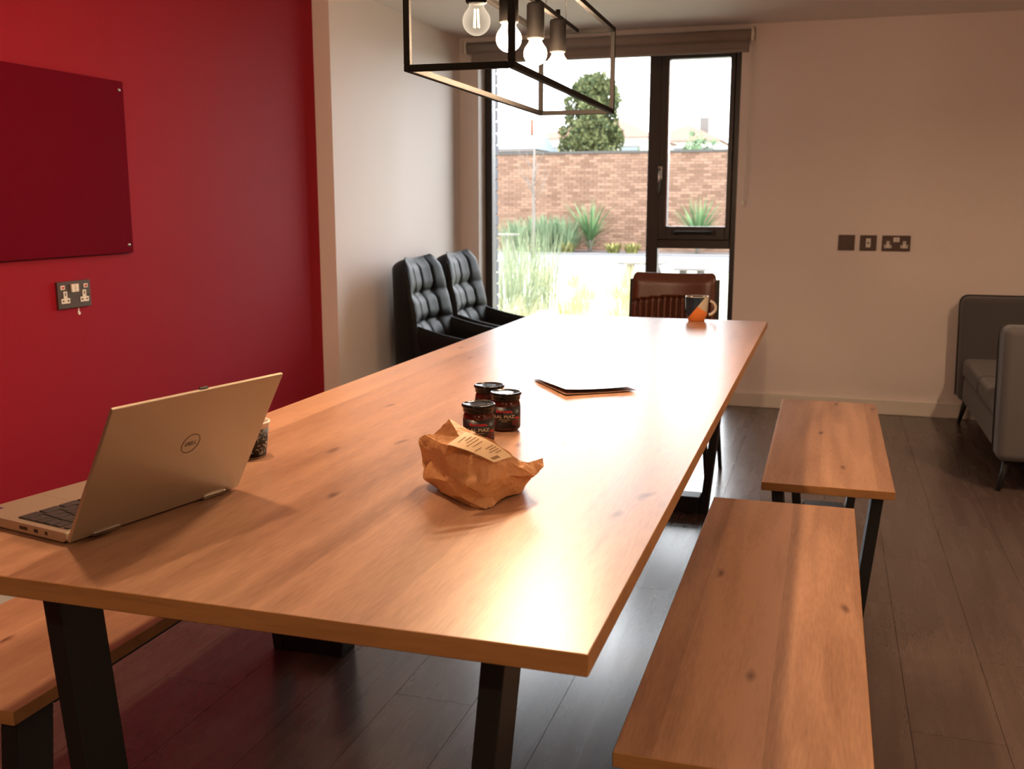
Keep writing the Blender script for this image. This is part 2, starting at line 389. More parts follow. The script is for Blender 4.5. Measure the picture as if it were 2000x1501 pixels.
# ------------------------------------------------------------------ table
def trapezoid_frame(name, parent, half_top, half_bot, y0, y1, ztop, wbar=.03, bot=.065, topbar=.004):
    """black flat-bar frame: two leaning legs, a floor bar, a top bar; each a piece under the frame"""
    e = MB().box(-half_top, half_top, y0, y1, ztop-topbar, ztop).build(name, M['steel'], parent, bevel=.002, seg=1)
    for s in (-1, 1):
        a, b = s*half_top, s*half_bot; c = wbar*s
        lo = [(b, y0, 0), (b-c, y0, 0), (b-c, y1, 0), (b, y1, 0)]; hi = [(a, y0, ztop), (a-c, y0, ztop), (a-c, y1, ztop), (a, y1, ztop)]
        MB().hull8(lo, hi).build('leg', M['steel'], e, bevel=.002, seg=1)
    MB().box(-half_bot+wbar, half_bot-wbar, y0, y1, 0, bot).build('floor_bar', M['steel'], e, bevel=.002, seg=1)
    return e
def oak_top(parent, hx, hy, z1, th, name):
    o = MB().box(-hx, hx, -hy, hy, z1-th, z1).build(name, M['oak'], parent, bevel=.0015, seg=1)
    o.data.materials.append(M['oak_edge'])
    for p in o.data.polygons:
        if abs(p.normal.z) < .5: p.material_index = 1
    return o
TX0, TX1, TY0, TY1, TZ = -1.127, -.206, .917, 3.925, .75
tcx, tcy = (TX0+TX1)/2, (TY0+TY1)/2
tb = thing('dining_table', (tcx, tcy, 0), 'long oak-topped meeting table on black steel trapezoid frames', 'table')
oak_top(tb, (TX1-TX0)/2, (TY1-TY0)/2, TZ, .025, 'table_top')
trapezoid_frame('leg_frame', tb, .337, .268, 1.05-tcy, 1.13-tcy, TZ-.025)
trapezoid_frame('leg_frame', tb, .337, .268, 3.83-tcy, 3.91-tcy, TZ-.025)
for x in (-.25, .25): MB().box(x-.02, x+.02, 1.13-tcy, 3.83-tcy, TZ-.055, TZ-.025).build('under_rail', M['steel'], tb)

def bench(x0, x1, y0, y1, label):
    cx, cy = (x0+x1)/2, (y0+y1)/2; hx, hy = (x1-x0)/2, (y1-y0)/2
    b = thing('bench', (cx, cy, 0), label, 'bench', 'oak-topped benches around the table')
    oak_top(b, hx, hy, .45, .023, 'seat')
    for y in (-hy+.03, hy-.11): trapezoid_frame('leg_frame', b, hx-.025, hx-.065, y, y+.08, .427)
    for s in (-1, 1): MB().box(s*(hx-.04)-.015, s*(hx-.04)+.015, -hy+.11, hy-.11, .407, .427).build('under_rail', M['steel'], b)
    return b
bench(-.247, .095, 1.256, 2.537, 'oak-topped bench in front, nearest the camera beside the table')
bench(-.140, .200, 2.717, 3.952, 'oak-topped bench behind the nearest one, towards the sofa')
bench(-1.450, -1.115, 1.10, 2.375, 'oak-topped bench along the red wall side, half hidden under the table')

# ------------------------------------------------------------------ pendant light
pd = thing('pendant_light', (-.672, 2.292, 1.43), 'black open box-frame pendant lamp with four globe bulbs over the table', 'lamp', rz=R(1.2))
PX, PY, PH, q = .1, .492, .225, .006
def bar(a, b, name='frame_bar', w_=q):
    a, b = Vector(a), Vector(b)
    lo = [min(a[i], b[i])-w_ for i in range(3)]; hi = [max(a[i], b[i])+w_ for i in range(3)]
    return MB().box(lo[0], hi[0], lo[1], hi[1], lo[2], hi[2]).build(name, M['lamp_black'], pd, bevel=.001, seg=1)
for z in (q, PH-q):
    for s in (-1, 1):
        bar((s*PX, -PY, z), (s*PX, PY, z)); bar((-PX+2*q, s*PY, z), (PX-2*q, s*PY, z))
for sx in (-1, 1):
    for sy in (-1, 1): bar((sx*PX, sy*PY, 3*q), (sx*PX, sy*PY, PH-3*q))
bar((0, -PY+2*q, PH-q), (0, PY-2*q, PH-q), 'bulb_bar')
mat_lit = bulb_glass('lit_bulb_glass', BULB, .45); mat_dim = bulb_glass('clear_bulb_glass', .75, .10)
mat_fil = emit('filament', WARM, 520); mat_fil_dim = emit('filament_dim', (1, .62, .28), 6)
zb_ = 1.536-1.43
prof = [(0, -.031)]+[(.0268*math.sin(t), -.004-.0268*math.cos(t)) for t in [R(a) for a in range(15, 136, 12)]]+[(.0145, .022), (.0135, .034)]
for i, yb in enumerate((1.905, 2.125, 2.345, 2.565)):
    y = yb-2.292; hz = zb_+.034
    lh = MB().lathe([(0, hz-.006), (.0185, hz-.006), (.0205, hz-.003), (.0205, PH-q*2-.004), (.018, PH-2*q), (0, PH-2*q)], (0, y, 0), 24).build('lamp_holder', M['lamp_black'], pd)
    MB().cyl((0, y, PH-2*q), (0, y, PH+.012), .006, n=12).build('cable_gland', M['lamp_black'], lh)
    gb = MB().lathe(prof, (0, y, zb_), 28).build('bulb', mat_dim if i == 0 else mat_lit, pd)
    fm = MB()
    for k in range(4):
        a = R(45+90*k); fm.cyl((.006*math.cos(a), y+.006*math.sin(a), zb_-.016), (.004*math.cos(a), y+.004*math.sin(a), zb_+.018), .0011, n=6)
    fm.build('filament', mat_fil_dim if i == 0 else mat_fil, gb)
cz = ZC-1.43
MB().tube([(0.004, .055, PH), (.006, .056, PH+.1), (.003, .054, cz-.03)], .0032, 8).build('power_cord', M['lamp_black'], pd)
for y in (-.30, .15, .36): MB().cyl((0, y, PH), (0, y, cz-.025), .0008, n=6).build('suspension_wire', M['chrome'], pd)
MB().box(-.04, .04, -.42, .42, cz-.03, cz).build('ceiling_rose', M['lamp_black'], pd, bevel=.003)

# ceiling downlights (above and behind the frame)
def downlight(x, y, power, label):
    t = thing('ceiling_downlight', (x, y, ZC), label, 'light', 'recessed ceiling downlights')
    MB().lathe([(.048, -.001), (.062, -.001), (.062, -.008), (.056, -.012), (.048, -.008), (.048, -.001)], n=32).build('trim_ring', M['white_plastic'], t)
    MB().lathe([(0, -.002), (.047, -.002), (.047, -.004), (0, -.004)], n=32).build('diffuser', emit('downlight_diffuser', WARM, 6), t)
    l = bpy.data.lights.new('downlight_lamp', 'AREA'); l.shape = 'DISK'; l.size = .09; l.energy = power; l.color = WARM; l.spread = R(160)
    o = bpy.data.objects.new('downlight_lamp', l); C.objects.link(o); o.parent = t; o.location = (0, 0, -.014)
downlight(-1.08, 1.62, DOWN*.38, 'recessed downlight in the ceiling above the laptop end of the table')
downlight(1.35, 3.3, DOWN*1.05, 'recessed downlight in the ceiling above the aisle before the sofa')
downlight(-1.1, -1.0, DOWN*.4, 'recessed downlight behind the camera on the red wall side')
downlight(.5, -1.0, DOWN*.8, 'recessed downlight behind the camera in mid room')
downlight(2.0, .6, DOWN*.8, 'recessed downlight near the right side wall')

# ------------------------------------------------------------------ wall things
bd = thing('pinboard', (XRED, 0, 0), 'dark crimson felt pinboard screwed to the red wall', 'pinboard')
MB().box(.001, .02, 1.757, 2.957, 1.024, 1.591).build('felt_panel', M['board'], bd, bevel=.003)
for y in (1.781, 2.934):
    for z in (1.051, 1.562): MB().lathe([(0, .0035), (.004, .003), (.0065, .0005), (.0065, 0)], n=14).build('screw', M['chrome'], bd, loc=(.02, y, z)).rotation_euler = (0, R(90), 0)

def socket_plate(kind, loc, rz, label):
    """face plate in local XZ, facing local -Y"""
    t = thing('wall_socket' if kind == 'double' else 'wall_plate', loc, label, 'socket' if kind == 'double' else 'wall plate', rz=rz)
    W = .074 if kind == 'double' else .044
    MB().box(-W, W, -.009, 0, -.043, .043).build('face_plate', M['plate' if abs(rz) > .1 else 'plate_dark'], t, bevel=.002)
    def wb(name, x0, x1, z0, z1, mat='white_plastic', d=.0105, par=t): return MB().box(x0, x1, -d, -.004, z0, z1).build(name, M[mat], par, bevel=.0008, seg=1)
    if kind == 'double':
        for s in (-1, 1):
            cx = s*.043
            ins = MB().prism([(cx-.019, -.026), (cx+.019, -.026), (cx+.019, -.010), (cx+.008, -.010), (cx+.008, .012), (cx-.008, .012), (cx-.008, -.010), (cx-.019, -.010)], 'y', -.0105, -.004).build('socket_insert', M['white_plastic'], t)
            for (x, z, a, b) in ((cx, .003, .002, .005), (cx-.011, -.018, .0035, .0022), (cx+.011, -.018, .0035, .0022)):
                MB().box(x-a, x+a, -.0109, -.0104, z-b, z+b).build('pin_slot', M['black_plastic'], ins)
        if abs(rz) > .1:
            for s in (-1, 1):
                r_ = wb('switch_rocker', s*.052-.0095, s*.052+.0095, .018, .031); MB().box(s*.052-.0055, s*.052+.0055, -.0112, -.0104, .0215, .0275).build('rocker_mark', M['red_print'], r_)
        wb('switch_block', -.016, .016, .008, .033, d=.014)
        MB().box(-.0005, .0005, -.0144, -.0139, .010, .031).build('switch_gap', M['black_plastic'], t)
        for s in (-1, 1): MB().cyl((s*.062, -.0098, -.006), (s*.062, -.008, -.006), .003, n=12).build('screw', M['chrome'], t)
    elif kind == 'usb':
        wb('module', -.0125, .0125, -.025, .025); MB().box(-.006, .006, -.011, -.0104, -.004, .004).build('port', M['plate_dark'], t)
    else:
        for s in (-1, 1): MB().cyl((s*.03, -.0098, 0), (s*.03, -.008, 0), .003, n=12).build('screw', M['plate'], t)
        MB().box(-.034, .034, -.0098, -.008, -.034, .034).build('raised_panel', M['plate_dark'], t, bevel=.003)
    return t
socket_plate('double', (XRED, 2.667, .904), R(90), 'pewter double socket with white inserts on the red wall')
socket_plate('blank', (.095, YW, .973), 0, 'blank dark square plate, leftmost of the three on the end wall')
socket_plate('usb', (.211, YW, .972), 0, 'square plate with one pale upright module, middle of three')
socket_plate('double', (.358, YW, .971), 0, 'dark double socket plate at the right of the three on the end wall')

# ------------------------------------------------------------------ laptop
A, B_ = Vector((-.925, 1.029, TZ)), Vector((-.862, 1.328, TZ))
ang = math.atan2(B_.y-A.y, B_.x-A.x)-R(90)          # local Y runs along the hinge, base extends to local -X
lp = thing('laptop', ((A.x+B_.x)/2, (A.y+B_.y)/2, TZ), 'open silver convertible laptop seen from behind on the near left of the table', 'laptop', rz=ang)
HW, DEP = .1527, .199
base = MB().prism([(-DEP-.006, .009), (-DEP-.006, .012), (-DEP-.002, .0165), (-.012, .0165), (-.006, .0165), (-.004, .008), (-.012, .003), (-DEP+.01, .003)], 'y', -HW, HW).build('base', M['alu'], lp, bevel=.0012)
for x in (-.03, -DEP+.02):
    for y in (-.13, .13): MB().lathe([(0, 0), (.006, 0), (.006, .004), (0, .004)], (x, y, 0), 12).build('rubber_foot', M['black_plastic'], base)
MB().box(-.034, -.020, -.045, .045, .0164, .0168).build('speaker_strip', M['alu_dark'], base)
MB().box(-DEP+.012, -DEP+.078, -.052, .052, .0164, .0167).build('touchpad', M['alu'], base)
kb = MB().box(-.118, -.016, -HW+.011, HW-.011, .0162, .0167).build('keyboard', M['alu_dark'], lp)
key = MB().box(-.0082, .0082, -.0082, .0082, 0, .0013).build('key', M['key'], kb, bevel=.0006, seg=1)
n = 0
for r in range(6):
    xr = -.024-r*.0178 if r else -.022
    widths = [15, [13, 1.0], [13, 1.0], [12, 1.0], [11, 1.0], [9, 1.0]][r]
    cnt = widths if r == 0 else widths[0]
    span = 2*HW-.024; step = span/cnt
    for c_ in range(cnt):
        o = key if n == 0 else key.copy()
        if n: C.objects.link(o)
        o.location = (xr, -span/2+step*(c_+.5), .0167); o.scale = (.55 if r == 0 else .96, (step-.002)/.0164, 1); n += 1
for (x, wd) in ((-.045, .0042), (-.066, .007), (-.092, .0135)):       # side ports towards the camera
    MB().box(x-wd/2*1.2, x+wd/2*1.2, -HW-.0004, -HW+.003, .008, .0125).build('port', M['black_plastic'], base)
stk = MB().box(-DEP+.004, -DEP+.02, -HW+.012, -HW+.032, .0164, .0168).build('palm_sticker', plain('purple_sticker', srgb(70, 32, 92), .4), base)
tilt = R(28.7); LH = .214
ux, uz = math.sin(tilt), math.cos(tilt)
def lidp(u, y, t): return (u*ux+t*uz*1.0, y, .004+u*uz-t*ux)      # u up the lid, t outward (towards +X)
def lid_box(name, u0, u1, y0, y1, t0, t1, mat, par, bev=0):
    m = MB(); m.hull8([lidp(u0, y0, t0), lidp(u0, y1, t0), lidp(u0, y1, t1), lidp(u0, y0, t1)], [lidp(u1, y0, t0), lidp(u1, y1, t0), lidp(u1, y1, t1), lidp(u1, y0, t1)])
    return m.build(name, M[mat], par, bevel=bev)
lid = lid_box('lid', 0, LH, -HW, HW, -.0055, 0, 'alu', lp, .0016)
lid_box('screen', .016, LH-.006, -HW+.006, HW-.006, -.0062, -.0054, 'screen', lid)
for y in (-.095, .1): 
    lid_box('hinge', -.001, .006, y-.022, y+.022, -.004, .0022, 'chrome', lp, .001)
lid_box('webcam_cover', LH-.004, LH+.0012, -.007, .007, -.0072, -.0035, 'black_plastic', lid)
uc, yc, rc = .122, .008, .0165                                        # ring badge
m = MB(); nseg = 40
for i in range(nseg):
    a0, a1 = 2*math.pi*i/nseg, 2*math.pi*(i+1)/nseg
    q4 = [(uc+r_*math.sin(a), yc+r_*math.cos(a)) for r_, a in ((rc, a0), (rc, a1), (rc-.0013, a1), (rc-.0013, a0))]
    m.hull8([lidp(u, y, 0) for u, y in q4], [lidp(u, y, .0004) for u, y in q4])
logo = m.build('badge_ring', M['alu_dark'], lid)
text_obj('badge_lettering', 'DELL', .0098, M['alu_dark'], lid, lambda x, y, z: lidp(uc+y, yc+x, .0003+max(z, 0)), spacing=.95)

# patterned paper cup behind the laptop
cup = thing('paper_cup', (-.954, 1.519, TZ), 'small black and white patterned paper cup half hidden behind the laptop', 'cup')
cp = lambda z: .0235+.0075*z/.06
MB().lathe([(0, .003), (.022, .003), (.0235, 0), (.031, .06), (.033, .061), (.033, .064), (.030, .064), (.0295, .06), (.022, .006), (0, .006)], n=40).build('cup_body', M['cup_white'], cup)
MB().lathe([(cp(.003), .003), (cp(.003)+.0004, .003), (cp(.052)+.0004, .052), (cp(.052), .052)], n=40).build('printed_band', M['cup_black'], cup)
m = MB()
for k in range(120):
    a = random.uniform(0, 2*math.pi); z = random.uniform(.006, .049); rr = random.uniform(.0015, .0032); a0 = random.uniform(0, 6.28)
    for j in range(4):
        b0, b1 = a0+j*.8, a0+(j+1)*.8
        pts = [(rr*math.cos(b0), rr*math.sin(b0)), (rr*math.cos(b1), rr*math.sin(b1)), ((rr-.0006)*math.cos(b1), (rr-.0006)*math.sin(b1)), ((rr-.0006)*math.cos(b0), (rr-.0006)*math.sin(b0))]
        P = lambda x_, z_, o: ((cp(z+z_)+o)*math.cos(a+x_/.027), (cp(z+z_)+o)*math.sin(a+x_/.027), z+z_)
        m.hull8([P(x_, z_, .0003) for x_, z_ in pts], [P(x_, z_, .0009) for x_, z_ in pts])
pt = m.build('printed_curls', M['cup_white'], cup); pt['kind'] = 'stuff'

# ------------------------------------------------------------------ sauce jars
def jar(x, y, label, face, lettering=True):
    t = thing('sauce_jar', (x, y, TZ), label, 'jar', 'glass sauce jars on the table', rz=0); t.scale = (1.1, 1.1, .86)
    rb = .0262
    MB().lathe([(0, .001), (.022, .001), (rb, .006), (rb, .062), (.0245, .068), (.0225, .072), (.0225, .08), (0, .08)], n=36).build('glass_body', M['sauce'], t)
    ld = MB().lathe([(.0255, .071), (.0262, .072), (.0265, .079), (.0268, .0815), (.0285, .0825), (.0288, .0865), (.0275, .088), (.0255, .0885), (.0245, .0872), (.012, .0868), (0, .0868)], n=40).build('lid', M['lid'], t)
    MB().lathe([(rb+.0001, .009), (rb+.0004, .009), (rb+.0004, .0575), (rb+.0001, .0575)], n=40).build('label_wrap', M['jar_label'], t)
    lab = t.children[-1]
    def wrap(dz, off=.0007, dy=0):
        def f(x_, y_, z_):
            a = face+x_/rb; r_ = rb+off+max(z_, 0)
            return (r_*math.cos(a), r_*math.sin(a), dz+y_)
        return f
    if lettering:
        # lettering runs left to right as seen from outside: angle grows with x
        m = MB(); P = lambda x_, z_, o: ((rb+o)*math.cos(face+x_/rb), (rb+o)*math.sin(face+x_/rb), z_)
        rl = random.Random(3)                                          # red brand lettering, too small in the photo to read
        for k in range(10):
            x0 = -.0148+k*.0030; hh = .0062 if k == 0 else .0046
            for (a0, b0, a1, b1) in ((0, 0, .0009, hh), (.0009, hh*rl.choice((0, .45, .8)), .0021, hh*rl.choice((0, .45, .8))+.0010), (.0016, hh*rl.choice((0, .5)), .0024, hh*rl.choice((.5, 1)))):
                if b1 <= b0: b1 = b0+.001
                pts = [(x0+a0, .0448+b0), (x0+a1, .0448+b0), (x0+a1, .0448+b1), (x0+a0, .0448+b1)]
                m.hull8([P(a, b, .0004) for a, b in pts], [P(a, b, .0009) for a, b in pts])
        m.build('brand_lettering', M['red_print'], lab)
        text_obj('name_lettering', 'LAL PIAZ', .0096, M['cream_print'], lab, wrap(.0355), spacing=.98)
        def strip(name, a0, a1, z0, z1, mat):
            m = MB(); k = 8
            for i in range(k):
                b0, b1 = a0+(a1-a0)*i/k, a0+(a1-a0)*(i+1)/k
                P = lambda a, z, o: ((rb+o)*math.cos(face+a), (rb+o)*math.sin(face+a), z)
                m.hull8([P(b0, z0, .0004), P(b1, z0, .0004), P(b1, z1, .0004), P(b0, z1, .0004)], [P(b0, z0, .0008), P(b1, z0, .0008), P(b1, z1, .0008), P(b0, z1, .0008)])
            m.build(name, M[mat], lab)
        strip('print_rule', -.38, .38, .0283, .0290, 'cream_print'); strip('print_rule', -.2, .2, .0245, .0250, 'cream_print')
        for sgn in (-1, 1):                                            # red flower ornaments at both sides
            m = MB()
            for ring, (rr, cnt) in enumerate(((.0030, 6), (.0062, 10))):
                for k in range(cnt):
                    an = 2*math.pi*k/cnt+ring*.3; cx_, cz_ = sgn*.021+rr*math.cos(an), .0215+rr*math.sin(an)
                    pts = [(cx_+.0012*math.cos(b), cz_+.0012*math.sin(b)) for b in [R(60*i) for i in range(6)]]
                    P = lambda x_, z_, o: ((rb+o)*math.cos(face+x_/rb), (rb+o)*math.sin(face+x_/rb), z_)
                    m.hull8([P(a, b, .0004) for a, b in pts], [P(a, b, .0008) for a, b in pts])
            m.build('flower_print', M['dim_red'], lab)
        m = MB()
        for k in range(5):
            an = R(20+k*28); P = lambda x_, z_, o: ((rb+o)*math.cos(face+x_/rb), (rb+o)*math.sin(face+x_/rb), z_)
            c0, c1 = (.0245+.0015*math.cos(an), .029+.0015*math.sin(an)), (.0245+.0065*math.cos(an), .029+.0065*math.sin(an))
            nx, nz = -math.sin(an)*.0005, math.cos(an)*.0005
            pts = [(c0[0]-nx, c0[1]-nz), (c1[0]-nx, c1[1]-nz), (c1[0]+nx, c1[1]+nz), (c0[0]+nx, c0[1]+nz)]
            m.hull8([P(a, b, .0004) for a, b in pts], [P(a, b, .0008) for a, b in pts])
        m.build('sprig_print', M['red_print'], lab)
    return t
toward = lambda x, y: math.atan2(-y, -x)
jar(-.592, 1.860, 'dark-labelled sauce jar with black lid, rightmost of the three jars', toward(-.59, 1.86)-.10)
jar(-.604, 1.732, 'dark-labelled sauce jar partly hidden behind the paper bag', toward(-.61, 1.73)-.02)
jar(-.648, 1.925, 'dark sauce jar at the back of the three, mostly hidden', toward(-.65, 1.93)-1.2)

# ------------------------------------------------------------------ crumpled paper bag
def bp(cx_, cy_, z): return atz(800+cx_/7.143, 800+cy_/7.143, TZ+z)
V = {}
spec = dict(b0=(1070,1390,.001), b1=(860,1350,.001), b2=(450,1150,.004), b3=(340,1050,.006), le=(205,950,.018), lu=(250,790,.036), ln=(288,690,.046),
  l2=(235,540,.062), l1=(140,470,.068), l0=(150,410,.074), t0=(220,350,.082), t1=(340,320,.090), T=(550,120,.118), T2=(655,190,.112), r0=(930,325,.104), r1=(1180,430,.092),
  r2=(1430,660,.066), r3=(1520,712,.058), e0=(1700,720,.050), e1=(1860,675,.052), e2=(1872,790,.042), e3=(1790,870,.034), e4=(1700,990,.020), b5=(1560,1120,.006), b6=(1240,1300,.001),
  c0=(450,470,.088), c1=(500,640,.072), c2=(600,810,.055), c3=(820,880,.050), c4=(960,810,.058), c5=(1110,745,.065), c6=(1400,715,.062), c7=(1570,800,.052), c8=(1720,910,.036),
  d0=(530,490,.092), d1=(690,560,.080), d2=(860,700,.068), k0=(330,960,.026), k1=(560,880,.046), k2=(450,930,.034), f0=(520,1000,.032), f1=(800,1060,.034), f2=(1100,960,.044), f3=(1400,930,.040), f4=(1150,1220,.014), f5=(700,1220,.014), m0=(700,380,.100))
for k_, v_ in spec.items(): V[k_] = bp(*v_)
back = Vector((-math.sin(YAW+.0), math.cos(YAW), 0))
for nm, src, db, z in (('B0', 'b2', .075, .001), ('B1', 'b1', .105, .001), ('B2', 'b6', .085, .001), ('B3', 'b5', .05, .004), ('B4', 'r1', .03, .03), ('B5', 'T2', .03, .035), ('B6', 'l0', .025, .03)):
    V[nm] = V[src]+back*db; V[nm].z = TZ+z
names = list(V); idx = {k_: i for i, k_ in enumerate(names)}
tris = """b1 b0 f5|b0 f4 f5|b0 b6 f4|b2 b1 f5|b2 f5 f0|f5 f1 f0|f5 f4 f1|f4 f2 f1|f4 b6 f3|f4 f3 f2|b6 b5 f3|b5 e4 f3|e4 c8 f3|c8 c7 f3|c7 c6 f3|c6 c5 f2|c6 f2 f3|
c5 c4 f2|c4 c3 f2|c3 f1 f2|c3 c2 k1|c3 k1 f1|k1 f0 f1|k1 k2 f0|k2 k0 f0|k0 b2 f0|k0 b3 b2|k0 le b3|le lu k0|lu k2 k0|lu ln k2|ln c1 k2|c1 k1 k2|c1 c2 k1|ln l2 c1|l2 c0 c1|
l2 l1 l0|l2 l0 t0|l2 t0 c0|t0 t1 c0|t1 m0 c0|t1 T m0|T T2 m0|T2 r0 m0|m0 d0 c0|c0 d0 c1|d0 d1 c1|d1 c2 c1|d1 d2 c2|d2 c3 c2|d2 c4 c3|d1 d2 c5|d2 c5 c4|
d0 m0 d1|m0 r0 d1|r0 r1 d1|r1 c5 d1|r1 r2 c5|r2 c6 c5|r2 r3 c6|r3 c7 c6|r3 e0 c7|e0 e1 e2|e0 e2 e3|e0 e3 c7|e3 c8 c7|e3 e4 c8|
b3 B0 b2|b2 B0 b1|B0 B1 b1|b1 B1 b0|B1 B2 b0|b0 B2 b6|B2 B3 b6|B3 b5 b6|B3 e4 b5|B3 e3 e4|B3 r3 e3|r3 e0 e3|B3 B2 B4|B3 B4 r2|B3 r2 r3|B4 r1 r2|B4 B2 B1|B4 B1 B5|B4 B5 r0|B4 r0 r1|B5 T2 r0|B5 T T2|B5 B1 B0|B5 B0 B6|B5 B6 t1|B5 t1 T|B6 t0 t1|B6 l0 t0|B6 l1 l0|B6 B0 le|B6 le lu|B6 lu ln|B6 ln l2|B6 l2 l1|B0 b3 le"""
fcs = [tuple(idx[a] for a in t_.split()) for t_ in tris.replace('\n', '').split('|') if t_.strip()]
cen = sum((v for v in V.values()), Vector())/len(V)
org = Vector((cen.x, cen.y, TZ))
bag = thing('paper_bag', org, 'crumpled brown paper bag with a pale sticker on the table', 'bag')
bm = bmesh.new(); vs_ = [bm.verts.new(V[n_]-org) for n_ in names]
for f_ in fcs:
    try: bm.faces.new([vs_[i] for i in f_])
    except ValueError: pass
bmesh.ops.recalc_face_normals(bm, faces=bm.faces[:])
bmesh.ops.subdivide_edges(bm, edges=bm.edges[:], cuts=4, use_grid_fill=True)
bmesh.ops.triangulate(bm, faces=bm.faces[:])
bm.normal_update()
disp = {}
for v in bm.verts:
    c_ = v.co
    n1_ = noise.noise(c_*34); n2_ = noise.ridged_multi_fractal(c_*26, 1.0, 2.1, 3, 1.0, 2.0)-1.0
    disp[v] = v.normal*(n1_*.0034+n2_*.0030+noise.noise(c_*75)*.0012)
for v, d in disp.items():
    v.co += d
    v.co.z = max(v.co.z, .0006)
me = bpy.data.meshes.new('bag_paper'); bm.to_mesh(me); bm.free(); me.materials.append(M['kraft'])
for f_ in me.polygons: f_.use_smooth = True
try: me.set_sharp_from_angle(angle=R(20))
except Exception: pass
bo = bpy.data.objects.new('bag_paper', me); C.objects.link(bo); bo.parent = bag
# sticker: follows the sloping top of the bag
q0, q1, q2, q3 = [bp(*a)-org for a in ((775,312,.1065), (1425,655,.0705), (1172,738,.068), (525,488,.0965))]
nrm = (q1-q0).cross(q3-q0).normalized(); nrm = nrm if nrm.z > 0 else -nrm
def stick(u, v, o): return (q0*(1-u)+q1*u)*(1-v)+(q3*(1-u)+q2*u)*v+nrm*(o+.006*math.sin(math.pi*u)*(.5+.5*(1-v)))
m = MB(); m.grid(lambda u, v: stick(u, v, .0012), 12, 6); m.grid(lambda u, v: stick(u, v, .0002), 12, 6)
st = m.build('sticker', M['sticker'], bag)
def dash(u0, u1, v0, v1):
    m = MB(); m.hull8([stick(u0, v0, .0012), stick(u1, v0, .0012), stick(u1, v1, .0012), stick(u0, v1, .0012)], [stick(u0, v0, .0017), stick(u1, v0, .0017), stick(u1, v1, .0017), stick(u0, v1, .0017)])
    return m.build('print_line', M['print'], st)
for i, (u, v0, v1) in enumerate(((.10, .30, .72), (.17, .18, .5), (.24, .12, .62), (.31, .15, .8), (.40, .2, .7), (.52, .55, .9), (.60, .12, .5), (.66, .1, .45), (.72, .12, .6), (.78, .1, .4))): dash(u, u+.012, v0, v1)
dash(.86, .93, .5, .85)

# ------------------------------------------------------------------ loose papers
def sheet(name, pts, z, mat, label, group='papers on the table', curl=.004):
    c_ = sum((Vector((a, b, 0)) for a, b in pts), Vector())/4
    t = [Vector((a-c_.x, b-c_.y, 0)) for a, b in pts]
    def f(u, v, o):
        p_ = (t[0]*(1-u)+t[1]*u)*(1-v)+(t[3]*(1-u)+t[2]*u)*v
        p_.z = o+curl*((2*u-1)**2*.7+max(0, .6-v)*1.2)*.8; return p_
    m = MB(); m.grid(lambda u, v: f(u, v, .0006), 10, 10); m.grid(lambda u, v: f(u, v, .0001), 10, 10, flip=True)
    o = m.build(name, mat, None, loc=(c_.x, c_.y, z)); tag(o, label, 'paper', group); return o
sheet('paper_sheet', [(-.565, 2.232), (-.418, 2.335), (-.55, 2.515), (-.695, 2.412)], TZ+.0005, M['paper_back'], 'brown-edged sheet at the bottom of the small paper pile', curl=.003)
sheet('paper_sheet', [(-.566, 2.240), (-.414, 2.344), (-.548, 2.522), (-.698, 2.416)], TZ+.0075, M['paper'], 'white folded sheet on top of the small paper pile', curl=.006)

# ------------------------------------------------------------------ mug
mg = thing('mug', (-.467, 3.865, TZ), 'navy, stone and orange colour-block mug at the far end of the table', 'mug')
mo = [(0, .004), (.026, .004), (.028, 0), (.031, .002), (.0335, .014), (.0385, .022), (.0405, .035), (.0425, .06), (.0435, .092), (.0425, .0945), (.0405, .093), (.039, .06), (.036, .024), (.028, .012), (0, .010)]
mb_ = MB().lathe(mo, n=64).build('mug_body', M['mug_stone'], mg)
bm = bmesh.new(); bm.from_mesh(mb_.data)
bmesh.ops.bisect_plane(bm, geom=bm.verts[:]+bm.edges[:]+bm.faces[:], plane_co=(.010, 0, .066), plane_no=Vector((-.78, .0, .62)))
bmesh.ops.bisect_plane(bm, geom=bm.verts[:]+bm.edges[:]+bm.faces[:], plane_co=(.0, 0, .060), plane_no=Vector((.55, .0, .83)))
bm.to_mesh(mb_.data); bm.free()
mb_.data.materials.append(M['mug_blue']); mb_.data.materials.append(M['mug_orange'])
for f_ in mb_.data.polygons:
    c_ = f_.center; rad = math.hypot(c_.x, c_.y); f_.use_smooth = True
    inner = (f_.normal.x*c_.x+f_.normal.y*c_.y) < -1e-6 or (c_.z > .0085 and rad < .027)
    if inner: f_.material_index = 1 if c_.z < .088 else 0
    elif c_.z > .0915: f_.material_index = 0
    elif (c_-Vector((.010, 0, .066))).dot(Vector((-.78, 0, .62))) > 0: f_.material_index = 1
    elif (c_-Vector((0, 0, .060))).dot(Vector((.55, 0, .83))) < 0: f_.material_index = 2
hp = [(.0415+.028*math.sin(R(a))*1.05, 0, .050-.027*math.cos(R(a))) for a in range(8, 173, 12)]
MB().tube(hp, lambda t_: .0052, 10).build('handle', M['mug_stone'], mg)
mg.rotation_euler.z = R(6)

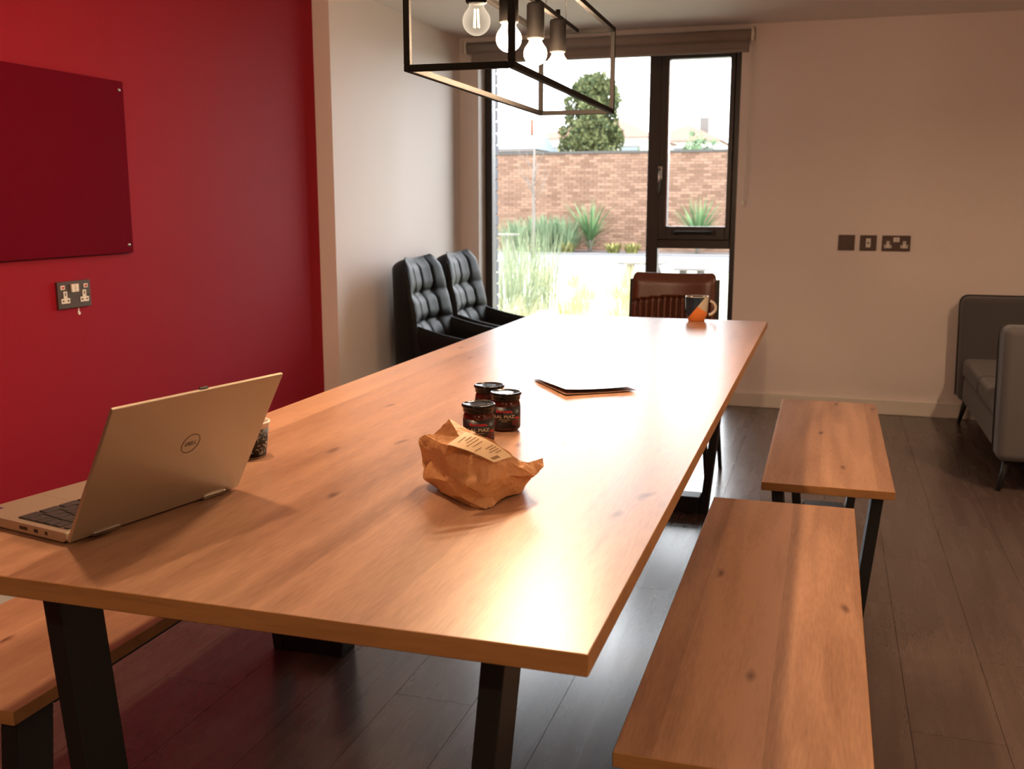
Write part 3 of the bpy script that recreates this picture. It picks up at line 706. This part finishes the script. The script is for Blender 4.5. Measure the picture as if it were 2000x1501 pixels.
# ------------------------------------------------------------------ black button-tufted armchairs
def black_chair(cy_, label):
    t = thing('leather_armchair', (-1.845, cy_, 0), label, 'chair', 'black tufted leather armchairs by the window')
    zb0, zt = .36, .925
    def face(u, v, front):
        a = 2*u-1; hw = .268-.03*v - .012*max(0, (v-.9)/.1)**2
        z = zb0+(zt-zb0)*v - .028*(1-a*a)*v**3 + (0 if abs(a) < .7 else -.05*((abs(a)-.7)/.3)**2*v**6)
        x = -.135-.115*v + .055*a*a
        edge = (1-abs(a)**6)*(1-max(0, (v-.88)/.12)**3)
        if front:
            cols = abs(math.sin(math.pi*(u*4))); rows = abs(math.sin(math.pi*(v/.40 if v < .40 else 1+(v-.40)/.27 if v < .67 else 2+(v-.67)/.33*.93)))
            puff = .010*min(1, cols*2.2)**.6*(.5+.5*rows**.5)+.022*min(1, rows*1.25)**.6
            for bv in (.40, .67):
                for bu in (.25, .5, .75): puff -= .012*math.exp(-(((u-bu)/.055)**2+((v-bv)/.05)**2))
            x += .010+puff*(.25+.75*edge)
        else:
            x = -.225+.055*a*a-.075*edge-.02*v
        return Vector((x, a*hw, z))
    m = MB(); nu, nv = 64, 60
    m.grid(lambda u, v: face(u, v, True), nu, nv); m.grid(lambda u, v: face(u, v, False), nu, nv)
    def rim(k, w_):
        u, v = (0, k*1.0) if k <= 1 else ((k-1, 1) if k <= 2 else (1, 3-k))
        return face(u, v, True).lerp(face(u, v, False), w_)+Vector((0, (u-.5)*.02*math.sin(math.pi*w_)*(1 if u in (0, 1) else 0), .012*math.sin(math.pi*w_)*(min(1, min(u, 1-u)/.12) if v == 1 else 0)))
    m.grid(lambda k, w_: rim(k*3, w_), 144, 6)
    bmesh.ops.remove_doubles(m.bm, verts=m.bm.verts[:], dist=.0008)
    bk = m.build('backrest', M['leather'], t)
    for r_ in (1, 2):
        for c_ in (1, 2, 3):
            p_ = face(c_/4, (.40, .67)[r_-1], True); MB().lathe([(0, .006), (.007, .004), (.010, 0)], n=12).build('button', M['leather'], bk, loc=p_).rotation_euler = (0, R(80), 0)
    sc_ = MB()
    def cush(u, v):
        a, b = 2*u-1, 2*v-1
        return Vector((.14+.27*b*1.0, .205*a, .385+.03*(1-a**4)*(1-b**4)+.008*abs(math.sin(math.pi*3*v))**.5))
    sc_.grid(cush, 24, 24); sc_.grid(lambda u, v: Vector((.14+.27*(2*v-1), .205*(2*u-1), .27)), 24, 24)
    for e_ in range(4):
        def side(u, w_, e_=e_):
            uu, vv = [(u, 0), (u, 1), (0, u), (1, u)][e_]; p_ = cush(uu, vv); return Vector((p_.x, p_.y, p_.z*(1-w_)+.27*w_))
        sc_.grid(side, 24, 3)
    bmesh.ops.remove_doubles(sc_.bm, verts=sc_.bm.verts[:], dist=.0006)
    sc_.build('seat', M['leather'], t, bevel=.012)
    for s in (-1, 1):
        am = MB()
        def arm(u, k, s=s):
            x = -.16+.58*u; top = .555-.05*math.sin(math.pi*.5*u)+ .04*(1-u)**3
            th = .026; an = 2*math.pi*k
            return Vector((x, s*(.238+.01*math.sin(math.pi*u)+th*math.cos(an)), (top+.30)/2+(top-.30)/2*(abs(math.sin(an))**.5*(1 if math.sin(an) >= 0 else -1))))
        am.grid(arm, 20, 24); bmesh.ops.remove_doubles(am.bm, verts=am.bm.verts[:], dist=.0005)
        bmesh.ops.holes_fill(am.bm, edges=[e for e in am.bm.edges if e.is_boundary], sides=0)
        am.build('armrest', M['leather'], t)
    MB().box(-.10, .36, -.21, .21, .24, .275).build('seat_frame', M['steel'], t, bevel=.01)
    for sx, x in ((-1, -.06), (1, .33)):
        for s in (-1, 1): MB().cyl((x, s*.18, .25), (x+sx*.05, s*.23, 0), .015, .010, 12).build('leg', M['steel'], t)
    return t
black_chair(4.94, 'black button-tufted leather armchair nearer the camera, by the white wall')
black_chair(5.53, 'black button-tufted leather armchair beside the window, behind its twin')

# ------------------------------------------------------------------ brown leather chair at the far end
bc = thing('brown_leather_chair', (-.66, 4.40, 0), 'brown leather dining chair with fluted back at the far table end', 'chair')
def bface(u, v, front):
    a = 2*u-1; hw = .188
    zt = .876 - .006*(1-a*a)
    rc_ = max(0, abs(a)-.88)/.12
    z = .44+(zt-.44)*v - .030*(1-math.sqrt(max(0, 1-rc_**2)))*max(0, (v-.8)/.2)
    y = .175+.045*v-.035*a*a
    if front:
        arc = .768-.020*a*a
        y -= .028*(1-abs(a)**8)*(1-max(0, (v-.9)/.1)**2)
        if z < arc and abs(a) < .93:
            fl_ = abs(math.sin(math.pi*(a*.5+.5)*14)); y += .022*(1-fl_**.7)
        if abs(z-arc) < .006: y += .008
    else: y += .02
    return Vector((a*hw, y, z))
m = MB(); m.grid(lambda u, v: bface(u, v, True), 156, 70); m.grid(lambda u, v: bface(u, v, False), 156, 70)
for u in (0, 1): m.grid(lambda v, w_, u=u: bface(u, v, True).lerp(bface(u, v, False), w_), 70, 2)
for v in (0, 1): m.grid(lambda u, w_, v=v: bface(u, v, True).lerp(bface(u, v, False), w_)+Vector((0, 0, .008*math.sin(math.pi*w_)*v)), 156, 4)
bmesh.ops.remove_doubles(m.bm, verts=m.bm.verts[:], dist=.0003)
m.build('backrest', M['brown_leather'], bc)
MB().box(-.2, .2, -.25, .2, .42, .475).build('seat', M['brown_leather'], bc, bevel=.02, seg=3)
for s in (-1, 1):
    MB().hull8([(s*.188, .17, .40), (s*.206, .17, .40), (s*.206, .215, .40), (s*.188, .215, .40)], [(s*.184, .185, .852), (s*.200, .185, .852), (s*.200, .245, .852), (s*.184, .245, .852)]).build('back_frame', M['steel'], bc, bevel=.003)
    MB().cyl((s*.197, .19, .42), (s*.24, .145, 0), .014, .009, 12).build('leg', M['steel'], bc)
    MB().cyl((s*.19, -.22, .42), (s*.225, -.25, 0), .014, .009, 12).build('leg', M['steel'], bc)
MB().box(-.19, .19, -.23, .19, .40, .42).build('seat_frame', M['steel'], bc, bevel=.003)

# ------------------------------------------------------------------ grey sofa
so = thing('sofa', (1.065, 5.21, 0), 'grey wool two-seat sofa with high sides at the right edge', 'sofa')
def panel(name, dims, bev, par=so, mat='sofa', seg=4): return MB().box(*dims).build(name, M[mat], par, bevel=bev, seg=seg)
SY0, SY1 = 4.47-5.21, 5.985-5.21
for nm, y0, y1 in (('side_panel', SY0, SY0+.17), ('side_panel', SY1-.15, SY1)):
    m = MB(); m.hull8([(-.355, y0, .135), (.40, y0, .135), (.40, y1, .135), (-.355, y1, .135)], [(-.365, y0, .70), (.46, y0, .70), (.46, y1, .70), (-.365, y1, .70)])
    sp = m.build(nm, M['sofa'], so, bevel=.035, seg=4)
    ym = (y0+y1)/2
    m = MB(); pts = [(-.362, ym, .16), (-.373, ym, .66)]+[(-.373+.04*(1-math.cos(R(a))), ym, .665+.04*math.sin(R(a))) for a in (20, 45, 70, 90)]+[(.40, ym, .704)]
    m.tube(pts, .0035, 6).build('piping', M['seam'], sp)
panel('seat_base', (-.335, .40, SY0+.17, SY1-.15, .135, .275), .02)
ymid = (SY0+.17+SY1-.15)/2
for y0, y1 in ((SY0+.172, ymid-.002), (ymid+.002, SY1-.152)): panel('seat_cushion', (-.345, .30, y0, y1, .272, .375), .03)
m = MB(); m.hull8([(.26, SY0+.17, .27), (.44, SY0+.17, .27), (.44, SY1-.15, .27), (.26, SY1-.15, .27)], [(.33, SY0+.17, .70), (.46, SY0+.17, .70), (.46, SY1-.15, .70), (.33, SY1-.15, .70)])
m.build('backrest', M['sofa'], so, bevel=.03, seg=4)
for x, dx in ((-.30, -.03), (.36, .03)):
    for y, dy in ((SY0+.07, -.015), (SY1-.075, .015)): MB().cyl((x, y, .145), (x+dx, y+dy, 0), .018, .009, 14).build('leg', M['steel'], so)

# ------------------------------------------------------------------ outside: garden, wall, plants, houses
GZ = -.10
struct(MB().box(-60, 60, 6.36, 90, -.3, GZ).build('ground', M['lawn']), 'pale dry lawn outside the window')
struct(MB().box(-40, 40, 19.4, 24.9, GZ, GZ+.012).build('paving', M['paving']), 'pale paved path across the garden')
struct(MB().box(-40, 40, 24.9, 25.05, GZ, GZ+.06).build('kerb', M['paving'], bevel=.01), 'low pale kerb along the planting bed')
struct(MB().box(-40, 40, 25.05, 27.0, GZ, GZ+.04).build('planting_bed', M['soil']), 'bare grey planting bed at the foot of the brick wall')
gw = struct(MB().box(-16, 5, 27.012, 27.25, GZ, 2.50).build('wall_garden', M['mortar']), 'tall weathered orange brick garden wall')
m = MB(); bl_, bh = .215, .065
for r_ in range(34):
    z = GZ+.002+r_*.0765; x = -14+(r_ % 2)*.1125
    while x < 3:
        d = random.uniform(0, .006); m.box(x, x+bl_, 26.998-d, 27.02, z, z+bh); x += .225
bw = m.build('brick_courses', M['brick'], gw); bw['kind'] = 'stuff'
m = MB(); x = -16
while x < 5:
    m.box(x, x+.445, 26.96, 27.29, 2.50+random.uniform(-.004, .004), 2.565); x += .45
cpn = m.build('coping_stones', M['coping'], gw); cpn['kind'] = 'stuff'

def foliage(name, fn, n, size, mat, parent, stretch=1.0):
    """n small bent leaf sprays; fn gives position and outward direction"""
    vv, ff = [], []
    for _ in range(n):
        p_, d = fn(); d = (d+Vector((random.gauss(0, .5), random.gauss(0, .5), random.gauss(0, .5)))).normalized()
        s_ = d.cross(Vector((random.gauss(0, 1), random.gauss(0, 1), random.gauss(0, 1)))).normalized()
        L_ = size*random.uniform(.6, 1.4); W_ = L_*.36/stretch; b = len(vv); nn = d.cross(s_)*L_*.12
        vv += [p_, p_+d*L_*.5+s_*W_+nn, p_+d*L_, p_+d*L_*.5-s_*W_+nn]; ff += [(b, b+1, b+2), (b, b+2, b+3)]
    o = pymesh(name, vv, ff, mat, parent); o['kind'] = 'stuff'; return o
def blades(name, n, h, spread, width, mat, parent, droop=.5, r0=.06, hmin=.5):
    vv, ff = [], []
    for _ in range(n):
        a = random.uniform(0, 2*math.pi); rr = r0*math.sqrt(random.random()); base = Vector((rr*math.cos(a), rr*math.sin(a), 0))
        a2 = a+random.gauss(0, .5); out = Vector((math.cos(a2), math.sin(a2), 0)); L_ = h*random.uniform(hmin, 1); sp = spread*random.random()**.7
        sd = Vector((-out.y, out.x, 0)); b = len(vv); K = 5
        for k in range(K+1):
            t_ = k/K; p_ = base+out*(sp*t_**(1+droop))*h+Vector((0, 0, L_*(t_-droop*.35*sp*t_**3))); w_ = width*(1-t_**2)*(.55+.45*min(1, t_*4))
            vv += [p_-sd*w_, p_+sd*w_+out*w_*.3]
        for k in range(K): ff.append((b+2*k, b+2*k+1, b+2*k+3, b+2*k+2))
    o = pymesh(name, vv, ff, mat, parent); o['kind'] = 'stuff'; return o

# conifer beyond the wall
tr = thing('conifer_tree', (-7.80, 34, GZ), 'bushy green conifer rising behind the garden wall', 'tree')
MB().tube([(0, 0, 0), (.05, 0, 1.5), (0, .03, 3.2), (.02, 0, 4.8)], lambda t_: .16-.11*t_, 10).build('trunk', M['bark'], tr)
lumps = []
for _ in range(46):
    z = random.uniform(2.1, 5.2); rr = 1.30*min(1, (5.7-z)/2.3)**.7*min(1, .8+z/6)*1.06; a = random.uniform(0, 2*math.pi); q_ = rr*math.sqrt(random.random())*.78
    lumps.append((Vector((q_*math.cos(a), q_*math.sin(a), z)), random.uniform(.30, .52)))
lumps += [(Vector((.05, 0, 5.1)), .32), (Vector((.55, 0, 4.6)), .4), (Vector((-.5, 0, 4.2)), .4)]
def lump_pt():
    c_, r_ = random.choice(lumps); d = Vector((random.gauss(0, 1), random.gauss(0, 1), random.gauss(0, 1))).normalized()
    return c_+d*r_*random.uniform(.6, 1), (d+Vector((0, 0, .5))).normalized()
foliage('crown', lump_pt, 26000, .115, M['conifer'], tr)
def bush(name, loc, rx, rz_, n, size, mat, label, cat='shrub', group=None):
    t = thing(name, loc, label, cat, group)
    for k in range(5):
        a = k*1.26; MB().tube([(0, 0, 0), (rx*.3*math.cos(a), rx*.3*math.sin(a), rz_*.5), (rx*.5*math.cos(a), rx*.5*math.sin(a), rz_*1.0)], .02, 6).build('stem', M['bark'], t)
    def f():
        d = Vector((random.gauss(0, 1), random.gauss(0, 1), random.gauss(0, 1))).normalized(); k_ = random.uniform(.5, 1)*(1+.25*noise.noise(d*2.5))
        return Vector((d.x*rx*k_, d.y*rx*k_*.7, rz_+d.z*rz_*k_)), (d+Vector((0, 0, .4))).normalized()
    foliage('leaves', f, n, size, mat, t); return t
p_ = at(1368, 285, 29.5); bush('garden_bush', (p_.x, 29.5, GZ), .82, 1.55, 2600, .13, M['leaf'], 'rounded green bush showing over the wall in the casement pane')
p_ = at(1072, 285, 32.2); bush('garden_bush', (p_.x, 32.2, GZ), .62, 1.55, 1500, .12, M['low_leaf'], 'thin pale bush over the wall left of the conifer')
p_ = at(1248, 285, 30.0); bush('garden_bush', (p_.x, 30.0, GZ), .42, 1.42, 900, .11, M['leaf'], 'small bush over the wall right of the conifer')

# yuccas, shrubs and low plants in the bed
for (px, label, h_) in ((1152, 'spiky green yucca in the bed left of the window mullion', 1.48), (1362, 'spiky green yucca seen through the casement pane', 1.52)):
    p_ = at(px, 480, 26.0); t = thing('yucca_plant', (p_.x, 26.0, GZ+.04), label, 'plant', 'yuccas along the brick wall')
    MB().tube([(0, 0, 0), (.01, 0, .2), (0, 0, .38)], .05, 8).build('stem', M['bark'], t)
    lv = blades('leaves', 125, h_-.3, .75, .019, M['yucca'], t, droop=.25, r0=.05, hmin=.25); lv.location = (0, 0, .3)
    lv = blades('skirt_leaves', 40, .5, 1.3, .022, M['blue_grass'], t, droop=.6, r0=.05, hmin=.1); lv.location = (0, 0, .12)
for (px, h_, n, label) in ((1012, .95, 260, 'tall narrow-leaved green shrub at the left end of the bed'), (1062, 1.05, 320, 'dense narrow-leaved green shrub behind the sapling'), (1102, 1.0, 300, 'dense narrow-leaved green shrub beside the left yucca')):
    p_ = at(px, 480, 25.9); t = thing('leafy_shrub', (p_.x, 25.9, GZ+.04), label, 'shrub', 'narrow-leaved shrubs in the bed')
    blades('leaves', n, h_, .55, .03, M['leaf'], t, droop=.3, r0=.26, hmin=.35)
for px, label in ((1108, 'low yellow-green plant left of the yucca'), (1198, 'low yellow-green plant right of the yucca'), (1234, 'low rounded yellow-green plant near the mullion')):
    p_ = at(px, 487, 25.5); t = thing('low_plant', (p_.x, 25.5, GZ+.04), label, 'plant', 'low plants at the front of the bed')
    blades('leaves', 90, .32, .8, .035, M['low_leaf'], t, droop=.5, r0=.12, hmin=.3)
p_ = at(1041, 497, 23.0); t = thing('sapling', (p_.x, 23.0, GZ), 'slim pale-trunked young tree with bare twigs before the brick wall', 'tree')
MB().tube([(0, 0, 0), (.02, 0, .9), (.0, 0, 1.7), (.03, 0, 2.6)], lambda t_: .05-.032*t_, 8).build('trunk', M['bark'], t)
for k in range(16):
    z = random.uniform(1.1, 2.4); a = random.uniform(0, 6.28); L_ = random.uniform(.25, .6)
    MB().tube([(.02, 0, z), (L_*.5*math.cos(a), L_*.5*math.sin(a), z+L_*.5), (L_*.8*math.cos(a), L_*.8*math.sin(a), z+L_*1.1)], lambda t_: .008-.005*t_, 5).build('twig', M['bark'], t)

# grasses near the window
def grass_clump(x, y, h_, n, mat, label, group, spread=.5, wdt=.004):
    t = thing('grass_clump', (x, y, GZ), label, 'grass', group); blades('stems', n, h_, spread, wdt, M[mat], t, droop=.55, r0=.16, hmin=.45); return t
for px, Y, h_, label in ((992, 9.4, 1.22, 'tall wispy grey-green grass clump against the brick reveal'), (1030, 10.6, 1.34, 'tallest wispy grey-green grass clump, just right of the reveal'),
                        (1066, 12.0, 1.22, 'wispy grey-green grass clump farthest from the brick reveal'), (1002, 13.4, 1.2, 'wispy grey-green grass clump at the back of the tall grasses')):
    p_ = at(px, 600, Y); grass_clump(p_.x, Y, h_, 130, 'blue_grass', label, 'wispy grasses by the window', .34)
k = 0
for Y in (8.7, 9.7, 10.8, 12.1, 13.6, 15.2):
    for f_ in (.18, .5, .82):
        px = 985+300*(f_+random.uniform(-.1, .1)); p_ = at(px, 600, Y+random.uniform(-.25, .25))
        if px < 1075 and 9 < Y < 14: continue
        grass_clump(p_.x, p_.y, random.uniform(.36, .56), 140, 'dry_grass', 'low straw-coloured grass clump on the lawn outside the window', 'straw grass clumps on the lawn', .55)

# pale garden tables and stools on the lawn
def garden_table(px0, px1, py, Y, label, cat='table'):
    a, b = at(px0, py, Y), at(px1, py, Y); w_ = (b.x-a.x)/2; cx_ = (a.x+b.x)/2; hz = a.z-GZ
    t = thing('garden_table', (cx_, Y, GZ), label, cat, 'pale garden tables on the lawn')
    for k in range(4): MB().box(-w_, w_, -.3+k*.152, -.3+k*.152+.145, hz-.035, hz).build('top_plank', M['stone'], t, bevel=.004, seg=1)
    for s in (-1, 1):
        for sy in (-1, 1): MB().hull8([(s*w_*.8-.03, sy*.28-.03, 0), (s*w_*.8+.03, sy*.28-.03, 0), (s*w_*.8+.03, sy*.28+.03, 0), (s*w_*.8-.03, sy*.28+.03, 0)], [(s*w_*.55-.03, sy*.15-.03, hz-.035), (s*w_*.55+.03, sy*.15-.03, hz-.035), (s*w_*.55+.03, sy*.15+.03, hz-.035), (s*w_*.55-.03, sy*.15+.03, hz-.035)]).build('leg', M['stone'], t)
    return t
garden_table(1214, 1298, 510, 16.5, 'pale low garden table crossing behind the window mullion')
garden_table(1322, 1382, 521, 15.0, 'pale low garden table seen through the lower right pane')
garden_table(940, 1008, 456, 21.0, 'pale garden table at the left edge beside the brick reveal')

# houses far behind
def house(name, x0, x1, y0, y1, ze, zr, roof, label, chim=()):
    t = thing(name, ((x0+x1)/2, (y0+y1)/2, GZ), label, 'house'); hx, hy = (x1-x0)/2, (y1-y0)/2; e_, r_ = ze-GZ, zr-GZ
    wl = MB().box(-hx, hx, -hy, hy, 0, e_).build('walls', M['render'], t)
    rf = MB().hull8([(-hx-.3, -hy-.3, e_), (hx+.3, -hy-.3, e_), (hx+.3, hy+.3, e_), (-hx-.3, hy+.3, e_)], [(-hx+hy*.6, -.05, r_), (hx-hy*.6, -.05, r_), (hx-hy*.6, .05, r_), (-hx+hy*.6, .05, r_)]).build('roof', M[roof], t)
    for cx_, top in chim: MB().box(cx_-(x0+x1)/2-.28, cx_-(x0+x1)/2+.28, -.35, .35, e_, top-GZ).build('chimney', M['stone'], t, bevel=.03)
    for k in range(3):
        wx = -hx+hx*2*(k+.5)/3; wf = MB().box(wx-.5, wx+.5, -hy-.04, -hy+.02, e_-1.5, e_-.4).build('window_frame', M['stone'], wl); MB().box(wx-.42, wx+.42, -hy-.05, -hy-.03, e_-1.42, e_-.48).build('pane', M['slate'], wf)
    return t
a, b = at(1040, 272, 52), at(1272, 218, 52)
house('house', a.x, b.x, 52, 60, a.z, b.z, 'roof', 'pale house with terracotta roof behind the conifer')
a, b = at(1300, 276, 64), at(1405, 236, 64)
house('house', a.x-1.5, b.x, 64, 71, a.z, b.z, 'roof', 'pale house with a chimney seen through the casement pane', ((at(1375, 232, 67).x, at(1375, 228, 67).z),))
a, b = at(925, 291, 29.3), at(1046, 262, 29.3)
t = thing('garden_room', ((a.x+b.x)/2, 30.5, GZ), 'blue-grey roofed outbuilding over the wall at the left', 'building'); hx = (b.x-a.x)/2
MB().box(-hx+.08, hx-.08, -1.1, 1.1, 0, a.z-GZ).build('walls', M['stone'], t)
MB().prism([(-1.25, a.z-GZ-.02), (1.25, a.z-GZ-.02), (.0, b.z-GZ+.05)], 'x', -hx, hx).build('roof', M['slate'], t)
MB().box(-hx, hx, -1.3, -1.22, a.z-GZ-.1, a.z-GZ-.01).build('gutter', M['stone'], t)
MB().cyl((.45, .2, b.z-GZ-.2), (.45, .2, b.z-GZ+.55), .06, n=10).build('flue', M['roof'], t)
